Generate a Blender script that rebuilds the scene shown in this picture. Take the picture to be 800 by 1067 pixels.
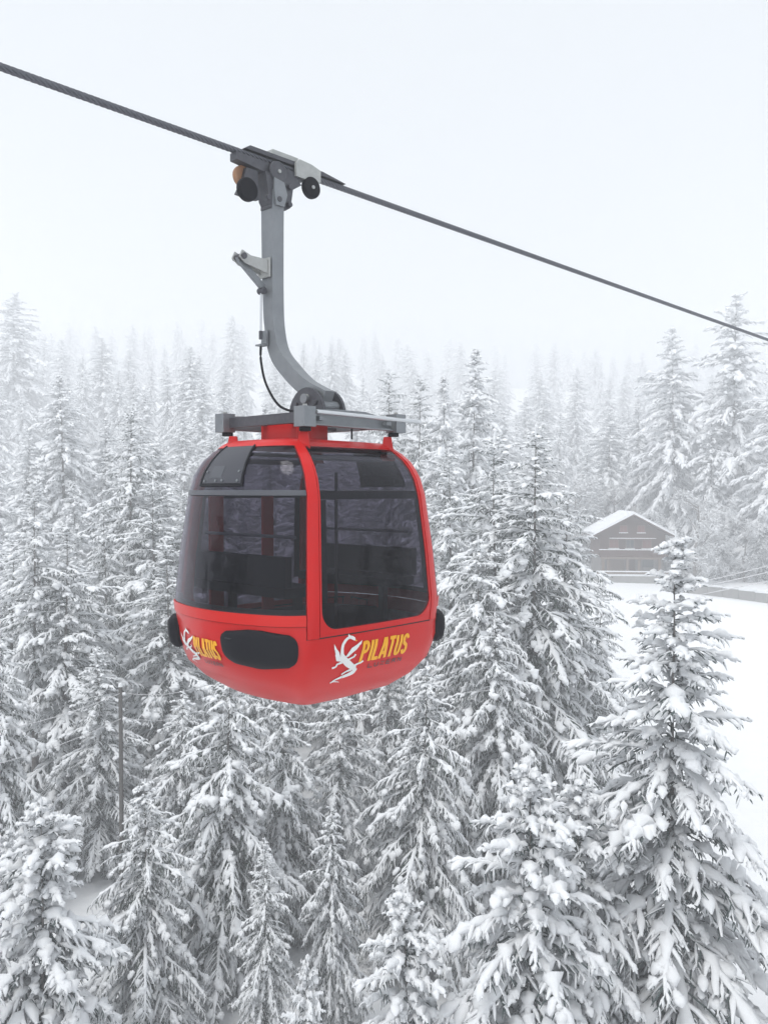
import bpy, bmesh, math, random
import numpy as np
from mathutils import Vector, Matrix

SC = bpy.context.scene
COL = SC.collection
for _o in list(bpy.data.objects):
    bpy.data.objects.remove(_o)
R = math.radians

# ------------------------------------------------------------------ camera, sky, sun, exposure
EYE_Z = 15.0                      # the camera looks out of a cabin about 15 m above the forest floor
FPX = 900.0                       # focal length in photograph pixels (the photograph is 800 x 1067)
PITCH = R(-1.46)
cam_d = bpy.data.cameras.new('camera')
cam = bpy.data.objects.new('camera', cam_d)
COL.objects.link(cam)
SC.camera = cam
cam.location = (0, 0, EYE_Z)
cam.rotation_euler = (math.pi / 2 + PITCH, 0, 0)
cam_d.sensor_fit = 'HORIZONTAL'
cam_d.sensor_width = 36.0
cam_d.lens = FPX / 800.0 * 36.0
cam_d.clip_start = 0.05
cam_d.clip_end = 4000

world = bpy.data.worlds.new('World')
SC.world = world
world.use_nodes = True
wn, wl = world.node_tree.nodes, world.node_tree.links
wn.clear()
SUN_EL, SUN_ROT = R(58), R(200)
sky = wn.new('ShaderNodeTexSky')
sky.sky_type = 'NISHITA'
sky.sun_disc = False
sky.sun_elevation = SUN_EL
sky.sun_rotation = SUN_ROT
sky.altitude = 900
hsv = wn.new('ShaderNodeHueSaturation')          # cloud cover: the blue is gone, the light is even
hsv.inputs['Saturation'].default_value = 0.06
cov = wn.new('ShaderNodeMix'); cov.data_type = 'RGBA'
cov.inputs[0].default_value = 0.93
cov.inputs[7].default_value = (8.45, 8.95, 9.45, 1)
bg = wn.new('ShaderNodeBackground')
bg.inputs['Strength'].default_value = 0.06
wo = wn.new('ShaderNodeOutputWorld')
wl.new(sky.outputs[0], hsv.inputs['Color'])
wl.new(hsv.outputs[0], cov.inputs[6])
wl.new(cov.outputs[2], bg.inputs['Color'])
wl.new(bg.outputs[0], wo.inputs['Surface'])

sun_d = bpy.data.lights.new('sun', 'SUN')
sun_d.energy = 1.5
sun_d.angle = R(30)
sun_d.color = (1.0, 0.98, 0.95)
sun = bpy.data.objects.new('sun', sun_d)
COL.objects.link(sun)
# light comes from behind the camera's right shoulder, high up, through the cloud
_az, _el = R(-35), SUN_EL
sun.rotation_euler = Vector((-math.sin(_az) * math.cos(_el) * -1, -math.cos(_az) * math.cos(_el), math.sin(_el))).to_track_quat('Z', 'Y').to_euler()

vs = SC.view_settings
vs.view_transform = 'Standard'
vs.look = 'None'
vs.exposure = 0.66
vs.gamma = 1.0
vs.use_curve_mapping = False
cy = SC.cycles
cy.use_denoising = True
try:
    cy.denoiser = 'OPENIMAGEDENOISE'
    cy.denoising_input_passes = 'RGB_ALBEDO_NORMAL'
    cy.denoising_prefilter = 'ACCURATE'
except Exception:
    pass
cy.use_adaptive_sampling = True
cy.adaptive_threshold = 0.02
cy.max_bounces = 8
cy.diffuse_bounces = 2
cy.glossy_bounces = 3
cy.transmission_bounces = 4
cy.volume_bounces = 4
cy.transparent_max_bounces = 12
cy.caustics_reflective = False
cy.caustics_refractive = False
cy.sample_clamp_indirect = 4.0

def px(x, y, depth):
    """photograph pixel + metres straight ahead -> world point"""
    d = Vector(((x - 400) / FPX, 1.0, -(y - 533.5) / FPX))
    c, s = math.cos(PITCH), math.sin(PITCH)
    d = Vector((d.x, d.y * c - d.z * s, d.y * s + d.z * c))
    k = depth / d.y
    return Vector((d.x * k, depth, EYE_Z + d.z * k))

# ------------------------------------------------------------------ materials
MATS = {}
def mat(name, color=(.8, .8, .8), rough=.6, metal=0.0, noise=None, bump=None, coat=0.0, spec=.5):
    """Principled material; noise=(scale, amount, second colour), bump=(scale, strength, distance)"""
    if name in MATS:
        return MATS[name]
    m = bpy.data.materials.new(name)
    m.use_nodes = True
    nt = m.node_tree
    b = nt.nodes['Principled BSDF']
    b.inputs['Base Color'].default_value = (*color, 1)
    b.inputs['Roughness'].default_value = rough
    b.inputs['Metallic'].default_value = metal
    b.inputs['Specular IOR Level'].default_value = spec
    b.inputs['Coat Weight'].default_value = coat
    b.inputs['Coat Roughness'].default_value = .08
    tc = nt.nodes.new('ShaderNodeTexCoord')
    if noise:
        n = nt.nodes.new('ShaderNodeTexNoise')
        n.inputs['Scale'].default_value = noise[0]
        n.inputs['Detail'].default_value = 5
        n.inputs['Roughness'].default_value = .65
        nt.links.new(tc.outputs['Object'], n.inputs['Vector'])
        rmp = nt.nodes.new('ShaderNodeValToRGB')
        rmp.color_ramp.elements[0].position = .5 - .5 * noise[1]
        rmp.color_ramp.elements[1].position = .5 + .5 * noise[1]
        rmp.color_ramp.elements[0].color = (*color, 1)
        rmp.color_ramp.elements[1].color = (*noise[2], 1)
        nt.links.new(n.outputs['Fac'], rmp.inputs[0])
        nt.links.new(rmp.outputs[0], b.inputs['Base Color'])
    if bump:
        n2 = nt.nodes.new('ShaderNodeTexNoise')
        n2.inputs['Scale'].default_value = bump[0]
        n2.inputs['Detail'].default_value = 4
        nt.links.new(tc.outputs['Object'], n2.inputs['Vector'])
        bp = nt.nodes.new('ShaderNodeBump')
        bp.inputs['Strength'].default_value = bump[1]
        bp.inputs['Distance'].default_value = bump[2]
        nt.links.new(n2.outputs['Fac'], bp.inputs['Height'])
        nt.links.new(bp.outputs[0], b.inputs['Normal'])
    MATS[name] = m
    return m

M_SNOW = mat('snow', (.86, .875, .895), .75, spec=.25, bump=(14, .35, .03))
M_GROUND = mat('snow_cover', (.86, .875, .895), .8, spec=.2, noise=(.35, .7, (.90, .905, .915)), bump=(1.1, .5, .25))
M_NEEDLE = mat('needles', (.022, .036, .027), .7, noise=(9, .6, (.12, .145, .13)), spec=.3)
M_BARK = mat('bark', (.07, .05, .042), .9, noise=(5, .5, (.34, .32, .31)), bump=(18, .8, .03), spec=.2)
M_TWIG = mat('frosted_twig', (.16, .13, .11), .9, noise=(8, .4, (.5, .48, .46)), spec=.2)
# sheared-by-species variants of the needle colour
M_NEEDLE2 = mat('blue_needles', (.019, .034, .034), .7, noise=(9, .6, (.105, .135, .135)), spec=.3)

# ------------------------------------------------------------------ object helpers
def tag(o, label=None, cat=None, group=None, kind=None):
    if label: o['label'] = label
    if cat: o['category'] = cat
    if group: o['group'] = group
    if kind: o['kind'] = kind
    return o

def empty(name, loc=(0, 0, 0), rz=0.0):
    o = bpy.data.objects.new(name, None)
    COL.objects.link(o)
    o.location = loc
    o.rotation_euler = (0, 0, rz)
    o.empty_display_size = .2
    return o

def link(name, me, parent=None, m=None):
    if m is not None and not me.materials:
        me.materials.append(m)
    o = bpy.data.objects.new(name, me)
    COL.objects.link(o)
    o.parent = parent
    return o

def np_mesh(name, chunks, smooth=True):
    """chunks: list of (V (n,3), F (m,3|4)) joined into one mesh"""
    Vs, loops, totals, off = [], [], [], 0
    for V, F in chunks:
        V = np.asarray(V, np.float32).reshape(-1, 3)
        F = np.asarray(F, np.int32)
        if len(F) == 0:
            continue
        Vs.append(V)
        loops.append((F + off).reshape(-1))
        totals.append(np.full(len(F), F.shape[1], np.int32))
        off += len(V)
    me = bpy.data.meshes.new(name)
    V = np.concatenate(Vs); L = np.concatenate(loops).astype(np.int32); T = np.concatenate(totals)
    st = np.concatenate([[0], np.cumsum(T)[:-1]]).astype(np.int32)
    me.vertices.add(len(V)); me.vertices.foreach_set('co', V.reshape(-1))
    me.loops.add(len(L)); me.loops.foreach_set('vertex_index', L)
    me.polygons.add(len(T)); me.polygons.foreach_set('loop_start', st); me.polygons.foreach_set('loop_total', T)
    me.polygons.foreach_set('use_smooth', np.full(len(T), smooth))
    me.update(calc_edges=True)
    return me

def norm(a):
    return a / np.maximum(np.linalg.norm(a, axis=-1, keepdims=True), 1e-9)

def tubes(P, rx, rz=None, sides=4, lift=0.0, jitter=0.0, rng=None, caps=False):
    """N tubes at once. P (N,K,3), rx/rz (N,K) half width and half height."""
    N, K, _ = P.shape
    if rz is None: rz = rx
    T = np.gradient(P, axis=1)
    T = norm(T)
    Z = np.zeros_like(T); Z[..., 2] = 1
    S = np.cross(T, Z)
    bad = np.linalg.norm(S, axis=-1) < 1e-3
    S[bad] = (1, 0, 0)
    S = norm(S)
    U = np.cross(S, T)
    ang = np.arange(sides) / sides * 2 * np.pi + np.pi / sides
    rx_, rz_ = rx[..., None], rz[..., None]
    if jitter and rng is not None:
        j = 1 + jitter * rng.standard_normal((N, K, sides))
        j = np.clip(j, .4, 1.8)
    else:
        j = np.ones((N, K, sides))
    a = np.cos(ang) * rx_ * j
    b = np.sin(ang) * rz_ * j
    V = P[:, :, None, :] + a[..., None] * S[:, :, None, :] + b[..., None] * U[:, :, None, :]
    V[..., 2] += (lift * rz)[:, :, None]
    idx = np.arange(N * K * sides).reshape(N, K, sides)
    i0 = idx[:, :-1, :]; i1 = idx[:, 1:, :]
    F = np.stack([i0, np.roll(i0, -1, 2), np.roll(i1, -1, 2), i1], -1).reshape(-1, 4)
    if caps and sides in (3, 4):
        c0 = idx[:, 0, ::-1].reshape(-1, sides); c1 = idx[:, -1, :].reshape(-1, sides)
        if sides == 4:
            F = np.concatenate([F, c0, c1])
    return V.reshape(-1, 3), F

def along(P, i, s):
    """points and tangents at parameter s (0..1) of curves P[i]"""
    K = P.shape[1]
    f = np.clip(s, 0, .9999) * (K - 1)
    k = f.astype(int); w = (f - k)[:, None]
    A, B = P[i, k], P[i, k + 1]
    return A * (1 - w) + B * w, norm(B - A)

def grow(pos, d0, length, droop, K):
    """curves from pos along d0 that sink towards -z"""
    N = len(pos)
    P = np.zeros((N, K, 3)); P[:, 0] = pos
    d = d0.copy()
    down = np.array([0, 0, -1.0])
    step = (length / (K - 1))[:, None]
    for k in range(1, K):
        d = norm(d + droop[:, None] * down / (K - 1))
        P[:, k] = P[:, k - 1] + d * step
    return P

# ------------------------------------------------------------------ snow-laden conifers
def conifer(name, seed, H, Rad, whorl=.36, per=6, base=.08, top_e=30, bot_e=-12, droop=.9, twig_d=11, twig_l=.34,
            twig_droop=.8, twig_ang=52, snow=1.0, fluff=1.0, subs=True, pw=.85, needle=None, gaps=.12, clump=.35, inner=3, bare=.10, axis_snow=1.0, ragged=.2, pads=2.2):
    """returns meshes (trunk, crown, snow). All sizes in metres."""
    rng = np.random.default_rng(seed)
    # trunk
    K = 14
    tz = np.linspace(0, 1, K)
    wob = np.cumsum(rng.normal(0, .012, (K, 2)), 0) * H * .12
    TP = np.zeros((1, K, 3)); TP[0, :, :2] = wob * tz[:, None]; TP[0, :, 2] = tz * H
    tr = H * .0105 * (1 - tz) ** 1.35 + .006
    tr[0] *= 1.35
    tv = tubes(TP, tr[None], sides=8, jitter=.05, rng=rng)
    # boughs
    zs, z = [], H - .25
    while z > base * H:
        zs.append(z)
        t = (H - z) / H
        z -= whorl * (.55 + .75 * t ** .5) * rng.uniform(.75, 1.3)
    zb, ph, ln = [], [], []
    f1, f2, f3 = rng.uniform(0, 6.28, 3)
    lobe = lambda a, z: 1 + ragged * (.6 * np.sin(2 * a + z * 4.2 / H * 3 + f1) + .5 * np.sin(3 * a - z * 9 / H * 3 + f2) + .5 * np.sin(a + z * 14 / H * 3 + f3))
    for z in zs:
        t = (H - z) / H
        n = max(3, int(round(per * (.65 + .5 * t) + rng.normal(0, .6))))
        a0 = rng.uniform(0, 6.28)
        for k in range(n):
            if rng.random() < gaps: continue
            zb.append(z + rng.normal(0, .06))
            ph.append(a0 + k * 2 * np.pi / n + rng.normal(0, .22))
            prof = t ** pw * (1 - .25 * max(0, (t - .8) / .2))
            ln.append(max(.22, Rad * prof * rng.uniform(.68, 1.18) * lobe(ph[-1], z) + .12))
        for k in range(inner):                                  # short boughs that fill the inside between the whorls
            zb.append(z + rng.uniform(-.5, .5) * whorl)
            ph.append(rng.uniform(0, 6.28))
            ln.append(max(.2, (Rad * t ** pw) * rng.uniform(.25, .55) + .1))
    zb, ph, ln = map(np.array, (zb, ph, ln))
    N = len(zb)
    t = (H - zb) / H
    e0 = np.radians(top_e + (bot_e - top_e) * np.clip(t * 1.5, 0, 1) + rng.normal(0, 7, N))
    d0 = np.stack([np.cos(ph) * np.cos(e0), np.sin(ph) * np.cos(e0), np.sin(e0)], -1)
    x0 = np.stack([np.interp(zb / H, tz, TP[0, :, 0]), np.interp(zb / H, tz, TP[0, :, 1]), zb], -1)
    dr = droop * rng.uniform(.6, 1.4, N) * np.clip(.35 + t * 1.4, 0, 1)
    BP = grow(x0, d0, ln, dr, 9)
    ss = np.linspace(0, 1, 9)[None]
    bw = (.010 + .006 * ln[:, None]) * (1 - .8 * ss)
    crown = [tubes(BP, bw, sides=3)]
    snowc = []
    # snow lying along every bough
    i = np.arange(N)
    KB = 13 if subs else 9
    sb = np.linspace(.1, 1.0, KB)
    P2 = np.stack([along(BP, i, np.full(N, s))[0] for s in sb], 1)
    lump = np.clip(rng.lognormal(-.15, .6, (N, KB)), .2, 2.2)
    rr = axis_snow * snow * fluff * (.026 + .03 * np.sqrt(ln))[:, None] * lump
    rr *= (np.clip((1 - sb) * 6, .25, 1) * np.clip(sb * 3, .3, 1))[None]
    snowc.append(tubes(P2, rr, rr * .72, sides=6 if subs else 5, lift=.55, jitter=.15, rng=rng))
    # twigs along the boughs
    cnt = np.maximum(4, (ln * twig_d)).astype(int)
    bi = np.repeat(i, cnt)
    M = len(bi)
    first = np.concatenate([[0], np.cumsum(cnt)[:-1]])
    order = np.arange(M) - first[bi]
    s = .04 + .96 * (order + rng.uniform(.1, .9, M)) / cnt[bi]
    s = np.clip(s, 0, .995)
    pos, tan = along(BP, bi, s)
    side = norm(np.cross(tan, np.array([0, 0, 1.0])))
    sg = np.where(order % 2 == 0, 1.0, -1.0)
    al = np.radians(twig_ang + rng.normal(0, 12, M)) * (1 - .45 * s)
    d = tan * np.cos(al)[:, None] + side * (sg * np.sin(al))[:, None]
    d[:, 2] += rng.normal(.02, .12, M)
    d = norm(d)
    shape = np.minimum(1, .45 + 1.5 * s) * (1 - .72 * s)
    tl = np.maximum(.10, ln[bi] * twig_l * shape * rng.uniform(.6, 1.25, M))
    tl = np.minimum(tl, 1.1)
    TPW = grow(pos, d, tl, twig_droop * rng.uniform(.5, 1.5, M), 4)
    q = np.array([1, .95, .8, .25])[None]
    nr = (.017 + .012 * np.minimum(tl, .6))[:, None] * q
    crown.append(tubes(TPW[:, [0, 2, 3]], nr[:, [0, 2, 3]] * 1.15, nr[:, [0, 2, 3]], sides=3))
    # snow riding on the twigs: uneven, some bare
    has = rng.random(M) < 1 - bare - .35 * (s < .35)
    j = np.nonzero(has)[0]
    big = np.clip(rng.lognormal(0, clump, len(j)), .5, 2.6)
    sr = snow * (.016 + .021 * np.sqrt(np.minimum(tl[j], .7)))[:, None] * big[:, None]
    sr = sr * np.clip(1 + .38 * rng.standard_normal((len(j), 4)), .45, 1.7) * np.array([.7, 1.0, .95, .35])[None]
    snowc.append(tubes(TPW[j], sr * 1.15, sr * .8, sides=4, lift=.6, jitter=.12, rng=rng, caps=False))
    # hanging side-twigs
    if subs:
        long = np.nonzero(tl > .2)[0]
        c2 = np.clip((tl[long] * 11).astype(int), 2, 6)
        pi = np.repeat(long, c2)
        Q = len(pi)
        s2 = rng.uniform(.25, 1, Q)
        p2, t2 = along(TPW, pi, s2)
        sd = norm(np.cross(t2, np.array([0, 0, 1.0])) + 1e-6)
        sg2 = np.where(rng.random(Q) < .5, 1.0, -1.0)
        d2 = norm(t2 * .75 + sd * (sg2 * rng.uniform(.5, 1.0, Q))[:, None] + np.array([0, 0, -.25]))
        l2 = rng.uniform(.08, .22, Q) * (.7 + .5 * twig_droop)
        SP = grow(p2, d2, l2, twig_droop * 1.1 * rng.uniform(.4, 1.6, Q), 3)
        n2 = np.tile(np.array([.017, .015, .003]), (Q, 1))
        crown.append(tubes(SP, n2, sides=3))
        k = np.nonzero(rng.random(Q) < .58)[0]
        r2 = snow * rng.uniform(.014, .030, (len(k), 1)) * np.array([.8, 1.0, .3])[None]
        snowc.append(tubes(SP[k], r2 * 1.1, r2 * .85, sides=3, lift=.6, jitter=.12, rng=rng))
    # pads where the load of neighbouring twigs has merged
    np_ = rng.poisson(np.clip(ln * pads, 0, 9))
    pb = np.repeat(i, np_)
    if len(pb):
        Q = len(pb)
        sp = rng.uniform(.3, 1.0, Q) ** .8
        p3, t3 = along(BP, pb, sp)
        sd = norm(np.cross(t3, np.array([0, 0, 1.0])))
        off = rng.normal(0, .30, Q) * ln[pb] * twig_l * (1.1 - .7 * sp)
        p3 = p3 + sd * off[:, None]
        p3[:, 2] -= np.abs(off) * (.25 + .3 * twig_droop) * .6
        dd = norm(t3 + sd * (np.sign(off) * rng.uniform(.2, .9, Q))[:, None] + np.array([0, 0, -.15]))
        L3 = rng.uniform(.13, .34, Q) * (snow ** .7) * np.clip(.6 + ln[pb] * .3, .6, 1.3)
        PP = grow(p3 - dd * (L3 * .5)[:, None], dd, L3, np.full(Q, .5), 6)
        r3 = (L3 * rng.uniform(.26, .42, Q))[:, None] * np.array([.25, .8, 1.0, .95, .7, .15])[None] * np.clip(1 + .22 * rng.standard_normal((Q, 6)), .5, 1.5)
        snowc.append(tubes(PP, r3 * 1.1, r3 * .62, sides=6, lift=.35, jitter=.10, rng=rng))
    # the snow tip of the leader
    nt = 10
    tp = np.stack([np.linspace(0, 0, nt)] * 3, -1)[None]
    tp = np.repeat(tp, 1, 0)
    tp[0, :, 2] = np.linspace(H - .5, H + .1, nt)
    tp[0, :, 0] = TP[0, -1, 0]; tp[0, :, 1] = TP[0, -1, 1]
    snowc.append(tubes(tp, np.clip(rng.uniform(.02, .07, (1, nt)) * np.linspace(1.3, .4, nt), .01, .1), sides=5, jitter=.2, rng=rng))
    m1 = np_mesh(name + '_trunk', [tv]); m1.materials.append(M_BARK)
    m2 = np_mesh(name + '_crown', crown, smooth=False); m2.materials.append(needle or M_NEEDLE)
    m3 = np_mesh(name + '_snow', snowc); m3.materials.append(M_SNOW)
    return m1, m2, m3, H, sum(len(m.polygons) for m in (m1, m2, m3))

def broadleaf(name, seed, H, spread=.55):
    """leafless tree, every twig furred with hoar frost: meshes (trunk, crown, snow)"""
    rng = np.random.default_rng(seed)
    K = 7
    TP = np.zeros((1, K, 3)); TP[0, :, 2] = np.linspace(0, H * .62, K)
    TP[0, :, :2] = np.cumsum(rng.normal(0, H * .008, (K, 2)), 0)
    trunk = [tubes(TP, (H * .010 * np.linspace(1.2, .35, K))[None], sides=7, jitter=.05, rng=rng)]
    par, plen, crown, sn = TP, np.array([H * .62]), [], []
    spec = [(12, .46, .0045, 4, 1.0), (9, .52, .0026, 4, 1.0), (9, .50, .0020, 3, 1.0), (6, .55, .0016, 3, 1.1)]
    for lev, (n, fr, rad, kk, spr) in enumerate(spec):
        N = len(par)
        pi = np.repeat(np.arange(N), n)
        Q = len(pi)
        s = rng.uniform(.25 if lev else .05, 1, Q)
        p, t = along(par, pi, s)
        rnd = norm(rng.standard_normal((Q, 3)))
        sd = norm(np.cross(t, rnd))
        d = norm(t * .55 + sd * spr * spread * 1.6 + np.array([0, 0, .22 if lev < 2 else .0]))
        L = plen[pi] * fr * rng.uniform(.6, 1.2, Q) * (1.15 - .5 * s)
        C = grow(p, d, L, rng.uniform(-.2, .55, Q), kk)
        r = np.tile(H * rad * np.linspace(1, .35, kk), (Q, 1))
        (trunk if lev == 0 else crown).append(tubes(C, r, sides=5 if lev == 0 else 3))
        if lev >= 1:
            r2 = r * (1.0 if lev < 2 else 1.35) * rng.uniform(.9, 2.0, (Q, 1))
            sn.append(tubes(C, r2, r2 * .8, sides=3 if lev == 3 else 4, lift=.75, jitter=.2, rng=rng))
        par, plen = C, L
    a = np_mesh(name + '_trunk', trunk); a.materials.append(M_BARK)
    b = np_mesh(name + '_crown', crown, smooth=False); b.materials.append(M_TWIG)
    c = np_mesh(name + '_frost', sn); c.materials.append(M_SNOW)
    return a, b, c, H

# ------------------------------------------------------------------ terrain
def sstep(a, b, t):
    t = np.clip((t - a) / (b - a), 0, 1)
    return t * t * (3 - 2 * t)

def ground(x, y):
    x = np.asarray(x, float); y = np.asarray(y, float)
    w = sstep(-22, 14, x)
    y0 = 72 * (1 - w) + 118 * w
    d = np.maximum(0, y - y0)
    z = 3.7 * sstep(48, 104, y) + .17 * np.minimum(d, 60) + .19 * np.maximum(0, d - 60)
    z += .5 * (1 - sstep(10, 30, x) * sstep(30, 45, y)) * (np.sin(x * .31 + 1.7) * np.cos(y * .27) * .5 + np.sin(x * .13 + y * .17) * .4)
    z += .10 * np.sin(x * .21 + .5) * np.sin(y * .16 + .3)
    return z

def gz(x, y):
    return float(ground(x, y))

xs = np.concatenate([np.linspace(-300, -80, 23), np.linspace(-75, 75, 101), np.linspace(80, 300, 23)])
ys = np.concatenate([np.linspace(-60, 8, 12), np.linspace(10, 130, 81), np.linspace(134, 480, 50)])
GX, GY = np.meshgrid(xs, ys)
GV = np.stack([GX, GY, ground(GX, GY)], -1).reshape(-1, 3)
nx, ny = len(xs), len(ys)
gi = np.arange(nx * ny).reshape(ny, nx)
GF = np.stack([gi[:-1, :-1], gi[:-1, 1:], gi[1:, 1:], gi[1:, :-1]], -1).reshape(-1, 4)
g = link('snowy_ground', np_mesh('snowy_ground', [(GV, GF)]), None, M_GROUND)
tag(g, 'smooth white snow field and forest floor rising to a foggy slope', 'ground', kind='structure')

# ------------------------------------------------------------------ forest
FIR = conifer('fir', 11, 14, 3.9, whorl=.37, per=7, droop=.75, twig_droop=.65, snow=1.2, fluff=1.1, clump=.5, needle=M_NEEDLE2, pw=.78, ragged=.16)
WEEP = conifer('weeping_spruce', 5, 13, 3.7, whorl=.37, per=7, droop=1.2, twig_droop=1.4, bot_e=-8, snow=1.0, twig_l=.33, twig_d=10.5, axis_snow=.8, pw=.68, top_e=15, ragged=.25)
SPRU = conifer('spruce', 8, 15, 3.7, whorl=.39, per=7, droop=.95, twig_droop=.95, snow=.92, twig_l=.30, twig_d=10.5, axis_snow=.75, pw=.72, ragged=.24)
YOUNG = conifer('young_fir', 21, 8, 2.7, whorl=.30, per=7, droop=.8, twig_droop=.7, snow=1.2, fluff=1.15, clump=.5, needle=M_NEEDLE2, pw=.68, twig_d=13, ragged=.18)
TALL = conifer('tall_spruce', 31, 24, 5.4, whorl=.55, per=7, droop=1.1, twig_droop=1.2, snow=1.5, fluff=1.25, twig_d=6, twig_l=.36, subs=False, inner=3, base=.06, pw=.68, ragged=.26, clump=.5)
TALL2 = conifer('tall_spruce_b', 37, 26, 6.2, whorl=.62, per=7, droop=.8, twig_droop=.9, snow=1.8, fluff=1.4, twig_d=5.5, twig_l=.36, subs=False, inner=3, base=.06, pw=.6, gaps=.2, needle=M_NEEDLE2, ragged=.26, clump=.55)
BARE = broadleaf('frosted_tree', 3, 12)
STEM = conifer('stem_spruce', 51, 20, 3.6, whorl=.45, per=6, droop=1.1, twig_droop=1.1, snow=1.2, twig_d=8, twig_l=.32, subs=False, inner=3, base=.42, pw=.6, ragged=.28)
SPRU2 = conifer('spruce_b', 63, 15, 3.5, whorl=.40, per=6, droop=.8, twig_droop=.8, snow=1.05, twig_l=.34, twig_d=9, axis_snow=.9, pw=.62, ragged=.34, gaps=.24, pads=2.6)
KIND = dict(P=(STEM, 'spruce_tree'), V=(SPRU2, 'spruce_tree'), F=(FIR, 'fir_tree'), W=(WEEP, 'spruce_tree'), S=(SPRU, 'spruce_tree'), Y=(YOUNG, 'fir_tree'),
            T=(TALL, 'spruce_tree'), U=(TALL2, 'fir_tree'), B=(BARE, 'frosted_tree'))
TIPS = []
_ln = random.Random(77)
def tree(kind, x, y, h, wide, rz, label, group=None, z=None):
    ms, nm = KIND[kind]
    s = h / ms[3]
    o = empty(nm, (x, y, (gz(x, y) if z is None else z) - .06), rz)
    o.scale = (s * wide, s * wide, s)
    if h > 5:
        o.rotation_euler = (_ln.gauss(0, .022), _ln.gauss(0, .022), rz)      # few stems stand dead straight
    for part, me in (('trunk', ms[0]), ('crown', ms[1])):
        c = link(part, me, o)
    link('snow_load', ms[2], c)
    tag(o, label, 'tree', group)
    TIPS.append(o.location.z + h * 1.02)
    return o

_rz = random.Random(4)
def tip(kind, tx, ty, depth, wide, label, group=None, rz=None, lean=0):
    """tree whose tip stands at photograph pixel (tx, ty), depth metres ahead, growing from the ground there"""
    p = px(tx, ty, depth)
    h = p.z - gz(p.x, p.y) + .06
    return tree(kind, p.x, p.y, h, wide, _rz.uniform(0, 6.28) if rz is None else rz, label, group)

# foreground
tip('F', 702, 556, 20, 1.2, 'tall snow-laden fir standing alone before the open snow field', rz=.6)
tip('Y', 548, 800, 17, 1.0, 'broad fir with thick snow pillows at the bottom, left of the lone tall fir', rz=1.0)
tip('Y', 604, 812, 19, .95, 'fir squeezed between the broad bottom fir and the lone tall fir', rz=2.2)
tip('Y', 434, 925, 16.5, .9, 'small fir top under the narrow drooping spruce, bottom centre')
tip('Y', 310, 1000, 15.5, .5, 'tiny fir tip poking up at the bottom edge below the red cabin')
tip('Y', 44, 843, 18, 1.12, 'rounded young fir heaped with snow in the bottom left corner', rz=.4)
tip('Y', -2, 868, 21, .8, 'young fir half cut off by the left picture edge, behind the rounded fir')
# below and beside the cabin
tip('W', 228, 686, 26, 1.28, 'wide drooping spruce right under the left half of the red cabin', rz=.3)
tip('W', 300, 712, 29, 1.15, 'drooping spruce below the lowest point of the red cabin')
tip('V', 350, 690, 31, 1.1, 'spruce with hanging boughs below the emblem on the cabin door')
tip('W', 437, 693, 27, 1.15, 'narrow drooping spruce just below the right lower corner of the cabin', rz=2.0)
tip('W', 152, 812, 23, 1.25, 'drooping spruce between the rounded young fir and the wide spruce')
tip('W', 345, 838, 22.5, .85, 'smaller drooping spruce in the dark gap below the door emblem')
tip('S', 276, 872, 21, .9, 'low spruce beside the wide drooping spruce, above the tiny tip')
tip('W', 185, 720, 31, 1.2, 'drooping spruce between the utility pole and the wide spruce')
tip('S', 398, 640, 34, 1.0, 'spruce mostly hidden behind the door side of the red cabin')
tip('S', 268, 640, 37, 1.0, 'spruce hidden behind the lower left of the red cabin')
# left slope
tip('S', 106, 672, 34, 1.5, 'bushy spruce standing behind the thin dark utility pole')
tip('V', 62, 546, 37, 1.35, 'pointed spruce with white tip left of the utility pole')
tip('W', -8, 655, 30, 1.1, 'drooping spruce at the left edge beside the bare brown trunk')
tip('V', 178, 565, 40, 1.4, 'spruce standing just left of the tinted end window')
tip('S', 5, 560, 42, 1.4, 'spruce cut by the left edge below the foggy tops')
tip('S', 132, 424, 56, 1.3, 'slim spruce with clear white tip between two broader spruces')
tip('T', 66, 392, 84, 1.4, 'broad spruce with rounded snowy top near the left edge')
tip('V', 165, 500, 48, 1.4, 'spruce just left of the upper cabin glass')
tip('T', 200, 362, 150, 1.5, 'tall spruce rising left of the hanger arm, above the roof hatch')
tip('U', 108, 352, 205, 1.5, 'pale foggy fir standing above the slim spruce')
tip('U', 12, 306, 200, 1.6, 'tallest foggy fir at the left edge')
tip('T', 243, 328, 260, 1.4, 'faint spruce in the fog left of the door cable')
tip('T', 346, 358, 230, 1.4, 'faint spruce seen just right of the curved hanger arm')
tip('P', 33, 500, 37, 1.15, 'spruce with a thick bare brown trunk near the left edge')
tip('S', 215, 455, 50, 1.15, 'spruce directly behind the roof hatch of the cabin')
tip('T', 295, 420, 70, 1.0, 'spruce behind the foot of the hanger arm')
# right of the cabin
tip('S', 553, 446, 36, 1.5, 'big spruce with twin neighbour, its slim tip highest right of the cabin', rz=1.2)
tip('V', 521, 452, 38, 1.3, 'spruce twin just left of the slim highest tip')
tip('S', 583, 508, 39, 1.45, 'spruce with dark shaded side facing the chalet')
tip('W', 497, 560, 33, 1.3, 'spruce leaning against the right window edge of the cabin')
tip('S', 617, 600, 42, 1.0, 'low spruce at the edge of the field left of the chalet')
tip('T', 490, 366, 64, 1.05, 'tall spruce above the right roof corner of the cabin')
tip('T', 462, 393, 60, .9, 'slender spruce beside the end of the bright roof bar')
tip('S', 430, 390, 66, 1.0, 'thin pointed spruce above the right roof corner')
tip('S', 401, 385, 70, 1.0, 'thin pointed spruce above the bright roof bar')
tip('V', 470, 470, 46, 1.25, 'spruce filling the gap right of the cabin shoulder')
tip('W', 520, 640, 31, 1.2, 'drooping spruce below the twin spruces')
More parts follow.
